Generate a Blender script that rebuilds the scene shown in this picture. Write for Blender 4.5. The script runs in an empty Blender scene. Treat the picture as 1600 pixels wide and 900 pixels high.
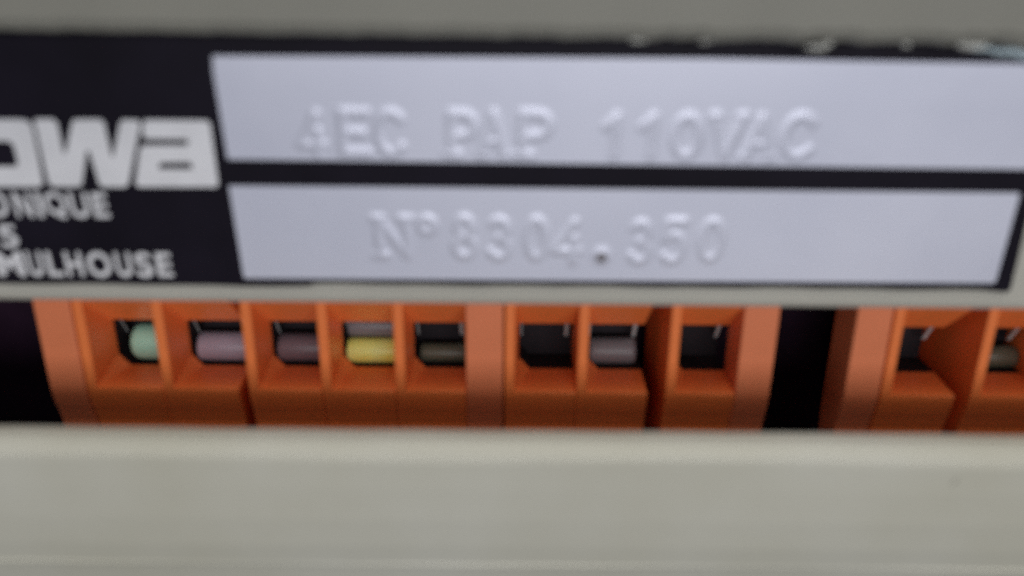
import bpy, bmesh, math, random
from mathutils import Vector, Matrix, Euler
random.seed(7)
MM = 0.1                                   # 1 Blender unit = 1 cm; everything below is written in millimetres
R = math.radians
scene = bpy.context.scene
COL = scene.collection

# ------------------------------------------------------------------ camera, world, lamps, exposure
PITCH, ROLL = R(20.0), R(0.55)
fwd = Vector((0, math.cos(PITCH), -math.sin(PITCH)))
up0 = Vector((0, math.sin(PITCH), math.cos(PITCH)))
rt0 = Vector((1, 0, 0))
rt = math.cos(ROLL) * rt0 + math.sin(ROLL) * up0
up = -math.sin(ROLL) * rt0 + math.cos(ROLL) * up0
cam_d = bpy.data.cameras.new('camera')
cam = bpy.data.objects.new('camera', cam_d)
COL.objects.link(cam)
m = Matrix.Identity(4)
for i in range(3):
    m[i][0], m[i][1], m[i][2] = rt[i], up[i], -fwd[i]
    m[i][3] = (0.0, -47.30, 22.085)[i] * MM
cam.matrix_world = m
cam_d.sensor_width = 36.0
cam_d.lens = 36.0 * 1250 / 1600
cam_d.clip_start, cam_d.clip_end = 0.05, 500
cam_d.dof.use_dof = True
cam_d.dof.focus_distance = 75 * MM         # the phone could not focus this near: everything lies in front of its focus
cam_d.dof.aperture_fstop = 0.187
scene.camera = cam
scene.cycles.use_denoising = False          # a phone picture keeps its grain

w = bpy.data.worlds.new('World')
scene.world = w
w.use_nodes = True
bg = w.node_tree.nodes['Background']
bg.inputs[0].default_value = (0.80, 0.86, 1.0, 1)
bg.inputs[1].default_value = 0.10

def area(name, loc, target, sx, sy, power, col):
    l = bpy.data.lights.new(name, 'AREA')
    l.shape, l.size, l.size_y, l.energy, l.color = 'RECTANGLE', sx * MM, sy * MM, power, col
    o = bpy.data.objects.new(name, l)
    COL.objects.link(o)
    o.location = Vector(loc) * MM
    o.rotation_euler = (Vector(target) - Vector(loc)).to_track_quat('-Z', 'Y').to_euler()
    return o
area('window_lamp', (60, -430, 66), (0, -3, 4), 460, 130, 10200, (0.985, 0.985, 0.98))
area('low_fill_lamp', (70, -380, -215), (0, -3, 4), 340, 120, 600, (0.95, 0.96, 1.0))  # added fill from low in front, to brighten the lower silver strip
area('ceiling_lamp', (60, -128, 340), (0, -3, 4), 320, 100, 5800, (1.0, 0.965, 0.88))

vs = scene.view_settings
vs.view_transform, vs.look, vs.exposure, vs.gamma = 'Standard', 'None', 0.0, 1.0
vs.use_curve_mapping = False

# ------------------------------------------------------------------ helpers
def link(name, me, mat=None, parent=None, smooth=False):
    o = bpy.data.objects.new(name, me)
    COL.objects.link(o)
    if mat and not me.materials:
        me.materials.append(mat)
    if smooth:
        me.polygons.foreach_set('use_smooth', [True] * len(me.polygons))
    if parent:
        o.parent = parent
    return o
def mesh(name, verts, faces):
    me = bpy.data.meshes.new(name)
    me.from_pydata([Vector(v) * MM for v in verts], [], faces)
    me.update()
    return me
def tag(o, label, cat, group=None):
    o['label'], o['category'] = label, cat
    if group: o['group'] = group
    return o
def empty(name, loc, rot=(0, 0, 0)):
    o = bpy.data.objects.new(name, None)
    COL.objects.link(o)
    o.location = Vector(loc) * MM
    o.rotation_euler = rot
    o.empty_display_size = 0.3
    return o
def bevel(o, width, seg=2, angle=30):
    b = o.modifiers.new('bevel', 'BEVEL')
    b.width, b.segments, b.limit_method, b.angle_limit = width * MM, seg, 'ANGLE', R(angle)
    b.harden_normals = False
    return o
def box_mesh(name, x0, x1, y0, y1, z0, z1):
    v = [(x, y, z) for z in (z0, z1) for y in (y0, y1) for x in (x0, x1)]
    return mesh(name, v, [(0, 2, 3, 1), (4, 5, 7, 6), (0, 1, 5, 4), (2, 6, 7, 3), (0, 4, 6, 2), (1, 3, 7, 5)])
def clean(me):
    b = bmesh.new(); b.from_mesh(me)
    bmesh.ops.remove_doubles(b, verts=b.verts, dist=1e-5)
    bmesh.ops.recalc_face_normals(b, faces=b.faces)
    b.to_mesh(me); b.free(); me.update()
    return me
def extrude_profile(name, prof, x0, x1, nx=1, wob=None):
    """closed profile [(y,z)] swept along X"""
    vs_, fs = [], []
    n = len(prof)
    for i in range(nx + 1):
        x = x0 + (x1 - x0) * i / nx
        for k, (y, z) in enumerate(prof):
            dy, dz = wob(x, k) if wob else (0, 0)
            vs_.append((x, y + dy, z + dz))
    for i in range(nx):
        for k in range(n):
            a, b_ = i * n + k, i * n + (k + 1) % n
            fs.append((a, b_, b_ + n, a + n))
    fs.append(tuple(range(n))[::-1]); fs.append(tuple(nx * n + k for k in range(n)))
    return clean(mesh(name, vs_, fs))
def slab(name, poly, y0, y1, holes=None):
    """flat polygon (x,z) with depth; y0 is the front"""
    b = bmesh.new()
    def ring(P, y): return [b.verts.new((x * MM, y * MM, z * MM)) for x, z in P]
    loops = [poly] + (holes or [])
    edges_f = []
    for P in loops:
        f, k = ring(P, y0), ring(P, y1)
        for i in range(len(P)):
            j = (i + 1) % len(P)
            b.faces.new((f[i], f[j], k[j], k[i]))
            edges_f.append(b.edges.get((f[i], f[j])))
    bmesh.ops.triangle_fill(b, use_beauty=True, use_dissolve=False, edges=edges_f)
    bmesh.ops.recalc_face_normals(b, faces=b.faces)
    me = bpy.data.meshes.new(name); b.to_mesh(me); b.free()
    return me

# ------------------------------------------------------------------ materials
def material(name, base, rough=0.5, metal=0.0, vary=0.06, vscale=4.0, bump=0.0, bscale=60.0, spec=0.5, tint=None, coat=0.0, grain=0.0):
    mt = bpy.data.materials.new(name)
    mt.use_nodes = True
    nt = mt.node_tree; N = nt.nodes; L = nt.links
    p = N['Principled BSDF']
    p.inputs['Roughness'].default_value = rough
    p.inputs['Metallic'].default_value = metal
    p.inputs['Specular IOR Level'].default_value = spec
    p.inputs['Coat Weight'].default_value = coat
    tc = N.new('ShaderNodeTexCoord')
    nz = N.new('ShaderNodeTexNoise'); nz.inputs['Scale'].default_value = vscale; nz.inputs['Detail'].default_value = 5
    L.new(tc.outputs['Object'], nz.inputs['Vector'])
    mx = N.new('ShaderNodeMix'); mx.data_type = 'RGBA'
    t = tint or [min(1, c * (1 + vary)) for c in base]
    mx.inputs['A'].default_value = (*[c * (1 - vary) for c in base], 1)
    mx.inputs['B'].default_value = (*t, 1)
    rp = N.new('ShaderNodeMapRange'); rp.inputs['From Min'].default_value = 0.3; rp.inputs['From Max'].default_value = 0.7
    L.new(nz.outputs['Fac'], rp.inputs['Value']); L.new(rp.outputs['Result'], mx.inputs['Factor'])
    col = mx.outputs['Result']
    if grain:
        g = N.new('ShaderNodeTexNoise'); g.inputs['Scale'].default_value = 130; g.inputs['Detail'].default_value = 2
        L.new(tc.outputs['Object'], g.inputs['Vector'])
        gr = N.new('ShaderNodeMapRange'); gr.inputs['From Min'].default_value = 0.25; gr.inputs['From Max'].default_value = 0.75
        gr.inputs['To Min'].default_value = 1 - grain; gr.inputs['To Max'].default_value = 1 + grain
        L.new(g.outputs['Fac'], gr.inputs['Value'])
        mm_ = N.new('ShaderNodeVectorMath'); mm_.operation = 'SCALE'
        L.new(col, mm_.inputs[0]); L.new(gr.outputs['Result'], mm_.inputs['Scale'])
        col = mm_.outputs['Vector']
    L.new(col, p.inputs['Base Color'])
    rr = N.new('ShaderNodeMapRange'); rr.inputs['To Min'].default_value = max(0.02, rough - 0.06); rr.inputs['To Max'].default_value = min(1, rough + 0.06)
    L.new(nz.outputs['Fac'], rr.inputs['Value']); L.new(rr.outputs['Result'], p.inputs['Roughness'])
    if bump:
        bn = N.new('ShaderNodeTexNoise'); bn.inputs['Scale'].default_value = bscale; bn.inputs['Detail'].default_value = 4
        L.new(tc.outputs['Object'], bn.inputs['Vector'])
        b = N.new('ShaderNodeBump'); b.inputs['Strength'].default_value = bump; b.inputs['Distance'].default_value = 0.01
        L.new(bn.outputs['Fac'], b.inputs['Height']); L.new(b.outputs['Normal'], p.inputs['Normal'])
    return mt
M_case = material('beige_grey_plastic', (0.46, 0.45, 0.405), 0.55, vary=0.04, vscale=1.2, bump=0.25, bscale=45, grain=0.05)
M_rim = material('shaded_greenish_grey', (0.24, 0.235, 0.205), 0.5, vary=0.04, vscale=1.2, bump=0.25, bscale=45, grain=0.05)  # darker base puts the dimmer light on the rim into its colour
M_duct = material('pale_grey_pvc', (0.515, 0.50, 0.415), 0.45, vary=0.06, vscale=0.9, bump=0.12, bscale=30, tint=(0.545, 0.535, 0.47), grain=0.04)
M_black = material('black_printed_foil', (0.008, 0.006, 0.013), 0.5, vary=0.25, vscale=2, bump=0.08, bscale=20, spec=0.14)
M_silver = material('silver_label_foil', (0.72, 0.74, 0.89), 0.46, metal=0.45, vary=0.05, vscale=0.8, bump=0.9, bscale=0.55, tint=(0.75, 0.765, 0.90), grain=0.03)
M_print = material('silver_print', (0.90, 0.90, 0.95), 0.42, metal=0.3, vary=0.05)
M_orange = material('orange_terminal_plastic', (0.94, 0.235, 0.062), 0.38, vary=0.05, vscale=2.5, bump=0.1, bscale=40, grain=0.05)
M_endpl = material('sheen_pale_orange_plastic', (0.80, 0.23, 0.10), 0.45, vary=0.05, vscale=2.0, bump=0.1, bscale=40, grain=0.05)  # paler, less saturated base paints in the white sheen on the plate fronts
M_dark = material('hollow_shade_black', (0.022, 0.017, 0.021), 0.7, metal=0.0, vary=0.2, spec=0.15)  # near-black base paints in the shade deep inside the wire openings
M_steel = material('bright_spring_steel', (0.75, 0.75, 0.76), 0.35, metal=0.5, vary=0.05)
M_back = material('black_back_panel', (0.020, 0.008, 0.020), 0.7, vary=0.3, vscale=3, spec=0.12)
M_mint = material('mint_green_insulation', (0.36, 0.64, 0.50), 0.4, vary=0.08)
M_lilac = material('lilac_grey_insulation', (0.36, 0.30, 0.37), 0.4, vary=0.08)
M_mauve = material('dark_mauve_insulation', (0.15, 0.11, 0.13), 0.4, vary=0.15)
M_yellow = material('yellow_green_insulation', (0.92, 0.86, 0.13), 0.4, vary=0.06, vscale=6, tint=(0.80, 0.86, 0.28))
M_greyin = material('grey_insulation', (0.17, 0.155, 0.17), 0.4, vary=0.1)
M_olive = material('dark_olive_insulation', (0.10, 0.10, 0.07), 0.4, vary=0.1)
M_residue = material('dried_glue', (0.60, 0.60, 0.56), 0.6, vary=0.12, vscale=20)
M_film = material('bluish_clear_film_edge', (0.50, 0.62, 0.68), 0.3, vary=0.1, vscale=6)

# ------------------------------------------------------------------ setting: the dark panel everything is mounted on
bp = link('mounting_panel', box_mesh('mounting_panel', -110, 110, 10.5, 12.5, -55, 60), M_back)
bp['kind'] = 'structure'

# ------------------------------------------------------------------ equipment casing
TILT = R(5.0)
ORG = (0, -2.886, 4.7)                     # lower front edge of the casing, on the picture's middle
case = empty('equipment_casing', ORG, (TILT, 0, 0))
tag(case, 'beige grey plastic equipment casing with black nameplate on its front', 'casing')
prof = [(2.6, 0.35), (0.55, 0.0), (0.28, 0.07), (0.08, 0.26), (0.0, 0.55), (0.0, 45), (2.6, 45)]
fp = link('front_panel', extrude_profile('front_panel', prof, -100, 100), M_case, case)
# overhanging rim above the nameplate, its lower edge worn and uneven
def rimwob(x, k):
    if k in (1, 2, 3):
        q = 0.35 + 0.65 / (1 + math.exp(-(x - 3) / 3))
        return (q * 0.05 * math.sin(x * 0.9 + k), q * (0.05 * math.sin(x * 1.7) + 0.04 * math.sin(x * 4.3 + 1) + 0.03 * math.sin(x * 9.1 + 2)) - 0.0040 * x)
    return (0, 0)
rprof = [(-0.05, 15.75), (-1.7, 15.70), (-2.35, 15.86), (-2.62, 16.35), (-2.9, 24.0), (-2.7, 45), (-0.05, 45)]
rim = link('overhanging_rim', extrude_profile('overhanging_rim', rprof, -100, 100, 400, rimwob), M_rim, case)

# ------------------------------------------------------------------ nameplate
plate = empty('nameplate', ORG, (TILT, 0, 0))
tag(plate, 'black nameplate with silver printing and two embossed silver strips', 'nameplate')
def wavy(x0, x1, z, n, amp, sgn=1):
    return [(x0 + (x1 - x0) * i / n, z + amp * math.sin(i * 1.9) + amp * 0.8 * math.sin(i * 0.73 + 1)) for i in range(n + 1)]
out = wavy(-58, -12, 1.32, 24, 0.025) + wavy(-11.4, 28.95, 1.50, 26, 0.03)[:-1] + [(28.9, 1.36), (29.16, 1.42), (29.22, 1.62), (28.55, 15.3), (28.3, 15.62), (-58, 15.62)]
link('black_sheet', slab('black_sheet', out, -0.16, -0.005), M_black, plate)

# emboss glyphs: strokes in a unit box
def arc(cx, cy, rx, ry, a0, a1, n=12):
    return [(cx + rx * math.cos(R(a0 + (a1 - a0) * i / n)), cy + ry * math.sin(R(a0 + (a1 - a0) * i / n))) for i in range(n + 1)]
G = {
 '4': [[(0.80, 1.0), (0.0, 0.28), (1.0, 0.28)], [(0.80, 0.60), (0.80, 0.0)]],
 'B': [[(0.08, 0), (0.08, 1), (0.6, 1)] + arc(0.60, 0.76, 0.34, 0.24, 90, -90, 8) + [(0.1, 0.52)], [(0.6, 0.52)] + arc(0.60, 0.26, 0.40, 0.26, 90, -90, 8) + [(0.08, 0)]],
 'E': [[(1, 1), (0.06, 1), (0.06, 0), (1, 0)], [(0.06, 0.5), (0.80, 0.5)]],
 'O': [arc(0.5, 0.5, 0.5, 0.5, 0, 360, 28)],
 '0': [arc(0.5, 0.5, 0.46, 0.5, 0, 360, 28)],
 'P': [[(0.1, 0), (0.1, 1), (0.62, 1)] + arc(0.62, 0.73, 0.38, 0.27, 90, -90, 10) + [(0.1, 0.46)]],
 'A': [[(0, 0), (0.5, 1), (1, 0)], [(0.2, 0.34), (0.8, 0.34)]],
 '1': [[(0.0, 0.74), (0.62, 1), (0.62, 0)]],
 'V': [[(0, 1), (0.5, 0), (1, 1)]],
 'C': [arc(0.5, 0.5, 0.5, 0.5, 42, 318, 24)],
 'N': [[(0, 0), (0, 1), (1, 0), (1, 1)]],
 'deg': [arc(0.5, 0.5, 0.42, 0.42, 0, 360, 18)],
 '8': [arc(0.5, 0.75, 0.38, 0.25, 0, 360, 20), arc(0.5, 0.25, 0.5, 0.26, 0, 360, 20)],
 '3': [arc(0.48, 0.75, 0.42, 0.25, 150, -90, 14) + arc(0.48, 0.25, 0.5, 0.26, 90, -155, 14)],
 '5': [[(0.95, 1), (0.18, 1), (0.1, 0.55)] + arc(0.46, 0.33, 0.5, 0.33, 120, -140, 16)],
 '.': [[(0.5, 0.5), (0.5, 0.52)]],
}
for k, feet in {'P': [(-0.08, 0, 0.38, 0)], 'A': [(-0.08, 0, 0.10, 0), (0.90, 0, 1.08, 0)], 'V': [(-0.05, 1, 0.1, 1), (0.9, 1, 1.05, 1)],
                'N': [(-0.18, 1, 0.1, 1), (-0.18, 0, 0.2, 0), (0.82, 1, 1.18, 1)], 'B': [(-0.1, 1, 0.1, 1), (-0.1, 0, 0.1, 0)]}.items():
    G[k] += [[(a, b), (c, d)] for a, b, c, d in feet]       # short typewriter serifs
def seg_d(px, pz, a, b):
    dx, dz = b[0] - a[0], b[1] - a[1]
    t = max(0, min(1, ((px - a[0]) * dx + (pz - a[1]) * dz) / (dx * dx + dz * dz + 1e-12)))
    return math.hypot(px - a[0] - t * dx, pz - a[1] - t * dz)
STRIP_Y = -0.24
def strokes(ch, box):
    x0, z0, x1, z1 = box
    x0, z0, x1, z1 = x0 + 0.06, z0 + 0.13, x1 - 0.06, z1 - 0.15
    out_ = []
    for s_ in G[ch]:
        P = [(x0 + u * (x1 - x0), z0 + v * (z1 - z0)) for u, v in s_]
        out_ += list(zip(P[:-1], P[1:]))
    return out_
def emboss(row, i_, parent, zmin, hw=0.40, H=0.066):
    """one raised character; neighbouring patches meet half way, so they never overlap"""
    ch, box = row[i_]
    x0, z0, x1, z1 = box
    mg, st = hw + 0.10, 0.075
    segs = strokes(ch, box)
    xl, xh = x0 - mg, x1 + mg
    if i_ > 0:
        segs = segs + strokes(*row[i_ - 1]); xl = max(xl, (row[i_ - 1][1][2] + x0) / 2)
    if i_ < len(row) - 1:
        segs = segs + strokes(*row[i_ + 1]); xh = min(xh, (row[i_ + 1][1][0] + x1) / 2)
    nx, nz = int((xh - xl) / st) + 1, int((z1 - z0 + 2 * mg) / st) + 1
    V, F = [], []
    cx, cz = (x0 + x1) / 2, (z0 + z1) / 2
    zlo = max(z0 - mg, zmin)
    for j in range(nz + 1):
        for i in range(nx + 1):
            px, pz = xl + (xh - xl) * i / nx, zlo + (z1 + mg - zlo) * j / nz
            d = min(seg_d(px, pz, a, b) for a, b in segs)
            if ch == '.':
                d = math.hypot(px - cx, pz - cz)
                h = 0.10 * (0.5 + 0.5 * math.cos(math.pi * min(1, d / 0.78)))
            else:
                # height falls smoothly on both sides of the stroke, the tape being pressed from behind
                wv = 1 - 0.12 * math.sin(px * 3.1 + pz * 2.3)
                h = H * wv * (0.5 + 0.5 * math.cos(math.pi * min(1, d / hw)))
            V.append((px, STRIP_Y - 0.003 - h, pz))
    for j in range(nz):
        for i in range(nx):
            a = j * (nx + 1) + i
            F.append((a, a + 1, a + nx + 2, a + nx + 1))
    link('embossed_character', mesh('embossed_character', V, F), M_silver, parent, smooth=True)

def strip(poly):
    o = link('silver_strip', slab('silver_strip', poly, STRIP_Y, -0.155), M_silver, plate)
    return o
s1 = strip([(-15.68, 13.66), (-15.60, 9.02), (-15.5, 8.96), (28.05, 8.83), (28.16, 8.95), (28.10, 14.42), (10, 14.55), (-15.6, 14.45)])
s2 = strip([(-15.74, 7.45), (-15.66, 1.92), (-15.55, 1.83), (28.02, 1.98), (28.16, 2.10), (28.10, 7.40), (27.98, 7.47)])
TOP = [('4', (-11.58, 9.05, -10.26, 11.64)), ('E', (-9.32, 9.28, -7.83, 11.74)), ('C', (-7.34, 9.27, -5.82, 11.76)),
       ('P', (-3.54, 9.24, -2.08, 11.72)), ('A', (-1.75, 9.2, -0.40, 11.74)), ('P', (0.25, 9.24, 1.95, 11.76)),
       ('1', (4.91, 9.2, 5.88, 11.66)), ('1', (6.85, 9.2, 7.88, 11.68)), ('0', (8.57, 9.28, 10.09, 11.7)),
       ('V', (10.65, 9.23, 12.31, 11.72)), ('A', (12.52, 9.22, 13.97, 11.66)), ('C', (14.52, 9.31, 16.24, 11.76))]
BOT = [('N', (-7.64, 3.24, -5.96, 5.78)), ('deg', (-5.35, 4.61, -4.33, 5.88)), ('8', (-3.32, 3.28, -2.16, 5.86)),
       ('3', (-1.35, 3.22, -0.18, 5.77)), ('0', (0.78, 3.24, 1.94, 5.8)), ('4', (2.25, 2.94, 3.86, 5.66)),
       ('.', (4.79, 3.12, 5.45, 3.84)), ('3', (6.72, 3.06, 7.82, 5.66)), ('5', (8.55, 3.08, 9.8, 5.76)), ('0', (10.66, 3.22, 11.98, 5.78))]
hv = [(5.12 + 0.30 * math.cos(k * math.pi / 9), 3.42 + 0.30 * math.sin(k * math.pi / 9)) for k in range(18)]
link('dot_shade_disc', slab('dot_shade_disc', hv, -0.355, -0.25), M_greyin, s2)  # raised dark disc, painting in the shade of a pit in the strip
for k in range(len(TOP)): emboss(TOP, k, s1, 9.06)
for k in range(len(BOT)): emboss(BOT, k, s2, 2.02)

# printed lettering: big logo letters, then the small lines
PY0, PY1 = -0.175, -0.158
logo_o = [(-30.9, 11.02), (-26.35, 11.02), (-26.07, 10.95), (-25.9, 10.69), (-25.93, 9.5), (-26.07, 7.46), (-26.3, 7.26), (-31.3, 7.24), (-31.55, 7.5), (-31.2, 10.8)]
logo_oi = [(-29.6, 9.83), (-27.38, 9.85), (-27.15, 9.62), (-27.16, 8.6), (-27.35, 8.41), (-29.9, 8.39), (-29.95, 8.6), (-29.75, 9.7)]
logo_w = [(-25.72, 10.97), (-25.55, 11.06), (-24.67, 11.06), (-24.50, 10.86), (-24.53, 9.22), (-24.41, 9.22), (-23.66, 10.95), (-23.48, 11.05), (-22.14, 11.07), (-21.97, 10.9), (-21.95, 9.03), (-21.85, 9.03), (-21.12, 10.89), (-20.95, 11.06), (-20.12, 11.04), (-20.03, 10.85), (-21.34, 7.45), (-21.58, 7.30), (-22.76, 7.30), (-22.95, 7.43), (-23.10, 9.34), (-23.25, 9.34), (-23.91, 7.42), (-24.16, 7.29), (-25.55, 7.29), (-25.75, 7.46)]
logo_a = [(-19.77, 11.06), (-16.45, 11.06), (-16.28, 10.92), (-16.33, 7.55), (-16.44, 7.36), (-20.78, 7.32), (-20.93, 7.47), (-20.33, 9.47), (-20.08, 9.68), (-17.67, 9.70), (-17.6, 10.04), (-19.93, 10.04), (-20.0, 10.5)]
logo_ai = [(-19.36, 8.72), (-17.66, 8.75), (-17.61, 8.38), (-19.5, 8.36)]
for outl, hole in ((logo_o, logo_oi), (logo_w, None), (logo_a, logo_ai)):
    link('printed_logo_letter', slab('printed_logo_letter', outl, PY0, PY1, [hole] if hole else None), M_print, plate)

def glyph_mesh(chars_boxes, name):
    """letters of one printed line, each fitted to its own box"""
    b = bmesh.new()
    for ch, (x0, z0, x1, z1) in chars_boxes:
        cu = bpy.data.curves.new('glyph', 'FONT')
        cu.body = ch; cu.offset = 0.026; cu.extrude = 0
        to = bpy.data.objects.new('glyph', cu)
        COL.objects.link(to)
        dg = bpy.context.evaluated_depsgraph_get()
        me = bpy.data.meshes.new_from_object(to.evaluated_get(dg))
        xs = [v.co.x for v in me.vertices]; ys = [v.co.y for v in me.vertices]
        ax, bx, ay, by = min(xs), max(xs), min(ys), max(ys)
        for v in me.vertices:
            v.co = Vector(((x0 + (v.co.x - ax) / (bx - ax) * (x1 - x0)) * MM, PY0 * MM, (z0 + (v.co.y - ay) / (by - ay) * (z1 - z0)) * MM))
        b.from_mesh(me)
        bpy.data.meshes.remove(me); bpy.data.objects.remove(to); bpy.data.curves.remove(cu)
    me = bpy.data.meshes.new(name); b.to_mesh(me); b.free()
    return me
LINES = [
 [('O', (-29.66, 5.46, -28.35, 7.0)), ('N', (-27.98, 5.46, -27.01, 6.96)), ('I', (-26.74, 5.47, -26.44, 6.96)), ('Q', (-26.28, 5.40, -25.06, 6.98)), ('U', (-24.88, 5.46, -23.8, 6.96)), ('E', (-23.56, 5.48, -22.72, 6.95))],
 [('5', (-29.31, 3.6, -28.28, 4.99))],
 [('M', (-29.95, 1.80, -28.36, 3.37)), ('U', (-28.14, 1.8, -27.26, 3.38)), ('L', (-27.0, 1.82, -26.14, 3.37)), ('H', (-25.92, 1.83, -24.94, 3.37)), ('O', (-24.65, 1.8, -23.29, 3.39)), ('U', (-23.02, 1.82, -22.10, 3.37)), ('S', (-21.85, 1.81, -20.90, 3.38)), ('E', (-20.62, 1.86, -19.76, 3.37))]]
for ln in LINES:
    link('printed_text', glyph_mesh(ln, 'printed_text'), M_print, plate)

# peeling clear film and crumbs of glue along the upper edge
fv, ff = [], []
for i in range(25):
    t = i / 24
    x = 22.6 + 6.2 * t
    zc = 15.32 - 0.62 * t + 0.05 * math.sin(i * 1.3)
    hw_ = 0.06 + 0.36 * t
    for k, (dy, dz) in enumerate(((-0.35, -hw_), (-0.62, 0), (-0.4, hw_), (-0.30, hw_ * 0.9), (-0.50, 0), (-0.26, -hw_ * 0.9))):
        fv.append((x, dy - 0.25 * t, zc + dz))
for i in range(24):
    for k in range(6):
        a, b_ = i * 6 + k, i * 6 + (k + 1) % 6
        ff.append((a, b_, b_ + 6, a + 6))
ff += [tuple(range(6))[::-1], tuple(144 + k for k in range(6))]
link('peeling_film', clean(mesh('peeling_film', fv, ff)), M_film, plate, smooth=True)
def crumb(x, y, z, rx, ry, rz, seed):
    rr = random.Random(seed)
    b = bmesh.new()
    bmesh.ops.create_icosphere(b, subdivisions=2, radius=1)
    for v in b.verts:
        s = 1 + rr.uniform(-0.28, 0.28)
        v.co = Vector(((x + v.co.x * rx * s) * MM, (y + v.co.y * ry * s) * MM, (z + v.co.z * rz * s) * MM))
    me = bpy.data.meshes.new('glue_crumb'); b.to_mesh(me); b.free()
    link('glue_crumb', me, M_residue, plate, smooth=True)
for i, (x, z, rx, rz) in enumerate(((14.9, 15.22, 0.36, 0.20), (15.45, 15.42, 0.16, 0.22), (19.3, 15.4, 0.14, 0.18), (22.6, 15.40, 0.48, 0.26),
                                    (25.3, 15.5, 0.34, 0.24), (24.5, 15.62, 0.12, 0.26), (6.1, 15.48, 0.3, 0.12), (9.4, 15.46, 0.24, 0.12), (27.4, 15.3, 0.4, 0.2))):
    crumb(x, -1.7, z + 0.16, rx * 1.5, 0.35, rz * 0.75, i)

# ------------------------------------------------------------------ terminal blocks
ZB, ZT, HB, HT, HY, ZM = -2.42, 5.6, -2.1, 1.3, 2.8, 3.75
BOTP = [(0.0, ZB), (0.03, -2.85), (0.10, -3.30), (0.22, -3.8), (0.40, -4.4), (0.6, -5.2), (0.6, -9.0)]
def cell_mesh(width, wall):
    """one wire cell, x=0 at the left of its dividing wall; open to the right"""
    V, F = [], []
    def f(*pts):
        i0 = len(V); V.extend(pts); F.append(tuple(range(i0, i0 + len(pts))))
    xi, xr = wall, width
    h0 = xi + 0.28
    f((0, 0, ZB), (xi, 0, ZB), (xi, 0, ZM), (0, 0, ZM))
    f((0, 0, ZM), (xi, 0, ZM), (xi, 0, ZT), (0, 0, ZT))
    f((xi, 0, ZM), (xr, 0, ZM), (xr, 0, ZT), (xi, 0, ZT))
    c5, c1 = (h0, HY, HB + 0.85), (h0 + 0.75, HY, HB)
    f((xi, 0, ZB), c5, (h0, HY, HT), (xi, 0, ZM))
    f((xi, 0, ZB), c1, c5)
    f((xi, 0, ZB), (xr, 0, ZB), (xr, HY, HB), c1)
    f((xi, 0, ZM), (h0, HY, HT), (xr, HY, HT), (xr, 0, ZM))
    TY = 5.4
    b = lambda p: (p[0], TY, p[2])
    f(c1, (xr, HY, HB), (xr, TY, HB), b(c1)); f(c5, c1, b(c1), b(c5))
    f((h0, HY, HT), c5, b(c5), (h0, TY, HT)); f((xr, HY, HT), (h0, HY, HT), (h0, TY, HT), (xr, TY, HT))
    f(b(c1), (xr, TY, HB), (xr, TY, HT), (h0, TY, HT), b(c5))
    B = 9.0
    f(*[(xr, y, z) for y, z in [(0, ZB), (HY, HB), (TY, HB), (B, HB), (B, -9)] + BOTP[:0:-1]])
    f((xr, TY, HB), (xr, B, HB), (xr, B, HT), (xr, TY, HT))
    f(*[(xr, y, z) for y, z in [(0, ZM), (HY, HT), (TY, HT), (B, HT), (B, ZT), (0, ZT)]])
    f(*[(0, y, z) for y, z in [(0, ZT), (B, ZT), (B, -9)] + BOTP[:0:-1] + [(0, ZB), (0, ZM)]])
    for (y0, z0), (y1, z1) in zip(BOTP[:-1], BOTP[1:]):
        if (y0, z0) == BOTP[0]:
            f((0, y0, z0), (xi, y0, z0), (xr, y0, z0), (xr, y1, z1), (0, y1, z1))
        else:
            f((0, y0, z0), (xr, y0, z0), (xr, y1, z1), (0, y1, z1))
    f((0, 0.6, -9), (xr, 0.6, -9), (xr, B, -9), (0, B, -9))
    f((0, 0, ZT), (xi, 0, ZT), (xr, 0, ZT), (xr, B, ZT), (0, B, ZT))
    f((0, B, -9), (xr, B, -9), (xr, B, HB), (xr, B, HT), (xr, B, ZT), (0, B, ZT))
    return clean(mesh('terminal_cell', V, F))
def plate_mesh(width):
    P = [(3.2, -9)] + BOTP[::-1] + [(0, ZT), (3.2, ZT)]
    return extrude_profile('end_plate', P, 0, width)
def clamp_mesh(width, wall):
    """cage lining the opening, its shade painted in as near black: bent sheet on the left, bottom and top, closed at the back"""
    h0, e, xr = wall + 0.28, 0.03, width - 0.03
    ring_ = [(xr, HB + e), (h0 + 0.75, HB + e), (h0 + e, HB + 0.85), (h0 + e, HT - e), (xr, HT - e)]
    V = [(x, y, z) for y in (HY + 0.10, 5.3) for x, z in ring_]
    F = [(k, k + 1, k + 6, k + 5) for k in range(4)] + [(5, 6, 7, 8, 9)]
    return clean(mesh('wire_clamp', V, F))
def spring_mesh(x, w_):
    v = [(x, 3.35, HT - 0.02), (x + w_, 3.3, HT - 0.02), (x + w_, 4.2, HB + 1.9), (x, 4.25, HB + 1.9)]
    v += [(a, b_ + 0.12, c) for a, b_, c in v]
    return mesh('spring_strip', v, [(0, 1, 2, 3), (7, 6, 5, 4), (0, 4, 5, 1), (1, 5, 6, 2), (2, 6, 7, 3), (3, 7, 4, 0)])
cache = {}
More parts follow.
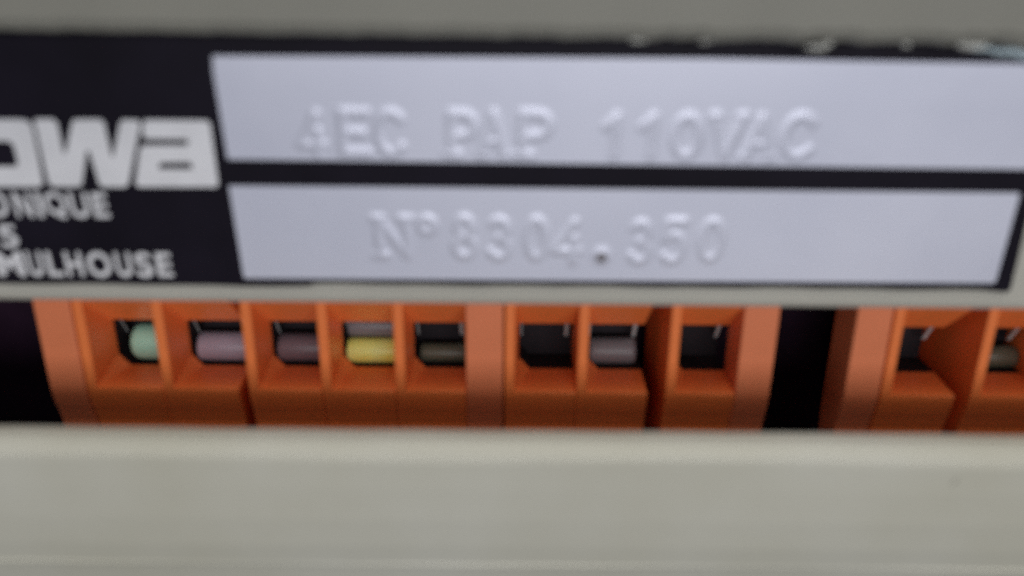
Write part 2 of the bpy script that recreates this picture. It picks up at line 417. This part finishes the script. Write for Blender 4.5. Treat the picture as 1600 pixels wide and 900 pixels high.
def block(name, label, items, x0):
    t = empty(name, (x0, 0, ZB))
    tag(t, label, 'terminal block', 'orange terminal blocks under the casing')
    off = Vector((-x0, 0, -ZB)) * MM
    def put(nm, me, mat, par, x):
        o = link(nm, me, mat, par)
        if par is t: o.location = off + Vector((x, 0, 0)) * MM
        return o
    for kind, xa, xb in items:
        wd = round(xb - xa, 2)
        if kind == 'cell':
            if wd not in cache:
                cache[wd] = (cell_mesh(wd, 0.66), clamp_mesh(wd, 0.66), spring_mesh(1.05, 0.13), spring_mesh(wd - 0.62, 0.24))
            c, k, sa, sb = cache[wd]
            o = bevel(put('terminal_cell', c, M_orange, t, xa), 0.09, 2, 35)
            put('wire_clamp', k, M_dark, o, 0)
            put('spring_strip', sa, M_steel, o, 0)
            put('spring_strip', sb, M_steel, o, 0)
        else:
            o = bevel(put(kind, plate_mesh(wd), M_endpl, t, xa), 0.10, 2, 35)
    return t
block('terminal_block', 'long orange terminal block with eight wire cells between two dark gaps',
      [('end_plate', -30.45, -28.10), ('cell', -28.00, -22.98), ('cell', -22.96, -18.0),
       ('cell', -17.32, -12.50), ('cell', -12.48, -7.62), ('cell', -7.60, -2.98), ('spacer_plate', -2.96, -0.53),
       ('cell', -0.43, 4.30), ('cell', 4.32, 9.02), ('cell', 10.20, 14.78), ('end_plate', 14.80, 17.08)], -6)
block('terminal_block', 'orange terminal block cut by the right picture edge, right of the dark gap',
      [('end_plate', 22.0, 24.30), ('cell', 24.42, 29.35), ('cell', 30.36, 35.3), ('cell', 35.32, 40.3), ('cell', 40.32, 45.3), ('end_plate', 45.32, 47.6)], 35)

# ------------------------------------------------------------------ wire ends seen inside the openings
def wire(label, x0, x1, z, y, r_, mat, flat=1.0, tip=0.25):
    """a bent wire end lying across the bottom of its opening"""
    V, F = [], []
    n, st = 16, []
    L_ = x1 - x0
    for i in range(5): st.append((x0 + tip * r_ * (1 - math.cos(i / 4 * math.pi / 2)), r_ * max(0.2, math.sin(i / 4 * math.pi / 2) ** 0.6)))
    st += [(x0 + L_ * 0.6, r_), (x1 - r_ * 0.3, r_ * 1.0), (x1, r_ * 0.9)]
    for x, q in st:
        for k in range(n):
            a = 2 * math.pi * k / n
            V.append((x - x0, q * math.cos(a), flat * q * math.sin(a)))
    for i in range(len(st) - 1):
        for k in range(n):
            a, b_ = i * n + k, i * n + (k + 1) % n
            F.append((a, b_, b_ + n, a + n))
    F += [tuple(range(n))[::-1], tuple((len(st) - 1) * n + k for k in range(n))]
    o = link('wire', clean(mesh('wire', V, F)), mat, None, smooth=True)
    o.location = Vector((x0, y, z)) * MM
    tag(o, label, 'wire', 'wire ends inside the terminal block')
    return o
wire('pale mint green wire end in the leftmost opening of the terminal block', -26.35, -23.0, -0.72, 3.9, 1.30, M_mint, tip=0.55)
wire('light lilac grey wire in the second opening from the left', -21.8, -18.1, -1.05, 3.9, 1.05, M_lilac)
wire('dark mauve wire in the third opening, left of the yellow wire', -16.25, -12.55, -1.08, 3.9, 1.02, M_mauve)
wire('bright yellow wire in the fourth opening of the terminal block', -11.45, -7.65, -1.2, 3.75, 0.9, M_yellow)
wire('dark grey wire lying above the bright yellow wire', -11.4, -7.65, 0.50, 4.2, 0.80, M_greyin)
wire('dark olive wire low in the fifth opening, right of the yellow wire', -6.4, -3.05, -1.42, 4.0, 0.68, M_olive)
wire('mauve grey wire in the seventh opening, left of the lone right cell', 5.3, 8.6, -1.12, 3.95, 0.96, M_greyin)
wire('olive grey wire in the opening at the right picture edge', 31.35, 35.2, -1.3, 3.95, 0.8, M_olive)

# ------------------------------------------------------------------ cable duct in front of the terminals
duct = empty('cable_duct', (0, -11, -0.07))
tag(duct, 'pale grey plastic cable duct running below the orange terminals', 'cable duct')
dp = [(6.5, -34), (6.5, -3.0), (2.0, -3.0), (2.0, -0.05), (1.7, 0.1)]
for i in range(7):
    a = R(90 + 90 * i / 6)
    dp.append((1.0 + 1.0 * math.cos(a), -0.88 + 1.0 * math.sin(a)))
dp += [(0.0, -2.5), (0.05, -4.5), (0.18, -6.3), (0.36, -7.55), (0.33, -7.66), (0.34, -7.74), (0.46, -7.84), (0.75, -9.5), (1.3, -12), (3, -34)]
def dwob(x, k):
    return (0.02 * math.sin(x * 0.21 + k), 0.03 * math.sin(x * 0.13) + 0.015 * math.sin(x * 0.9))
link('duct_cover', extrude_profile('duct_cover', dp, -100, 100, 120, dwob), M_duct, duct, smooth=False)

M_mark = material('scuff_mark', (0.30, 0.29, 0.25), 0.7, vary=0.2, vscale=20)
def scuff(x, z, dx, dz, wd):
    """a thin raised scrape on the duct cover"""
    nx_, nz_ = -dz, dx
    l = math.hypot(nx_, nz_); nx_, nz_ = nx_ / l * wd, nz_ / l * wd
    P = [(x, z), (x + dx * 0.5 + nx_, z + dz * 0.5 + nz_), (x + dx, z + dz), (x + dx * 0.5 - nx_ * 0.6, z + dz * 0.5 - nz_ * 0.6)]
    link('scuff_mark', slab('scuff_mark', P, -0.035, 0.03), M_mark, duct)
scuff(23.3, -2.0, 0.40, 0.62, 0.07)
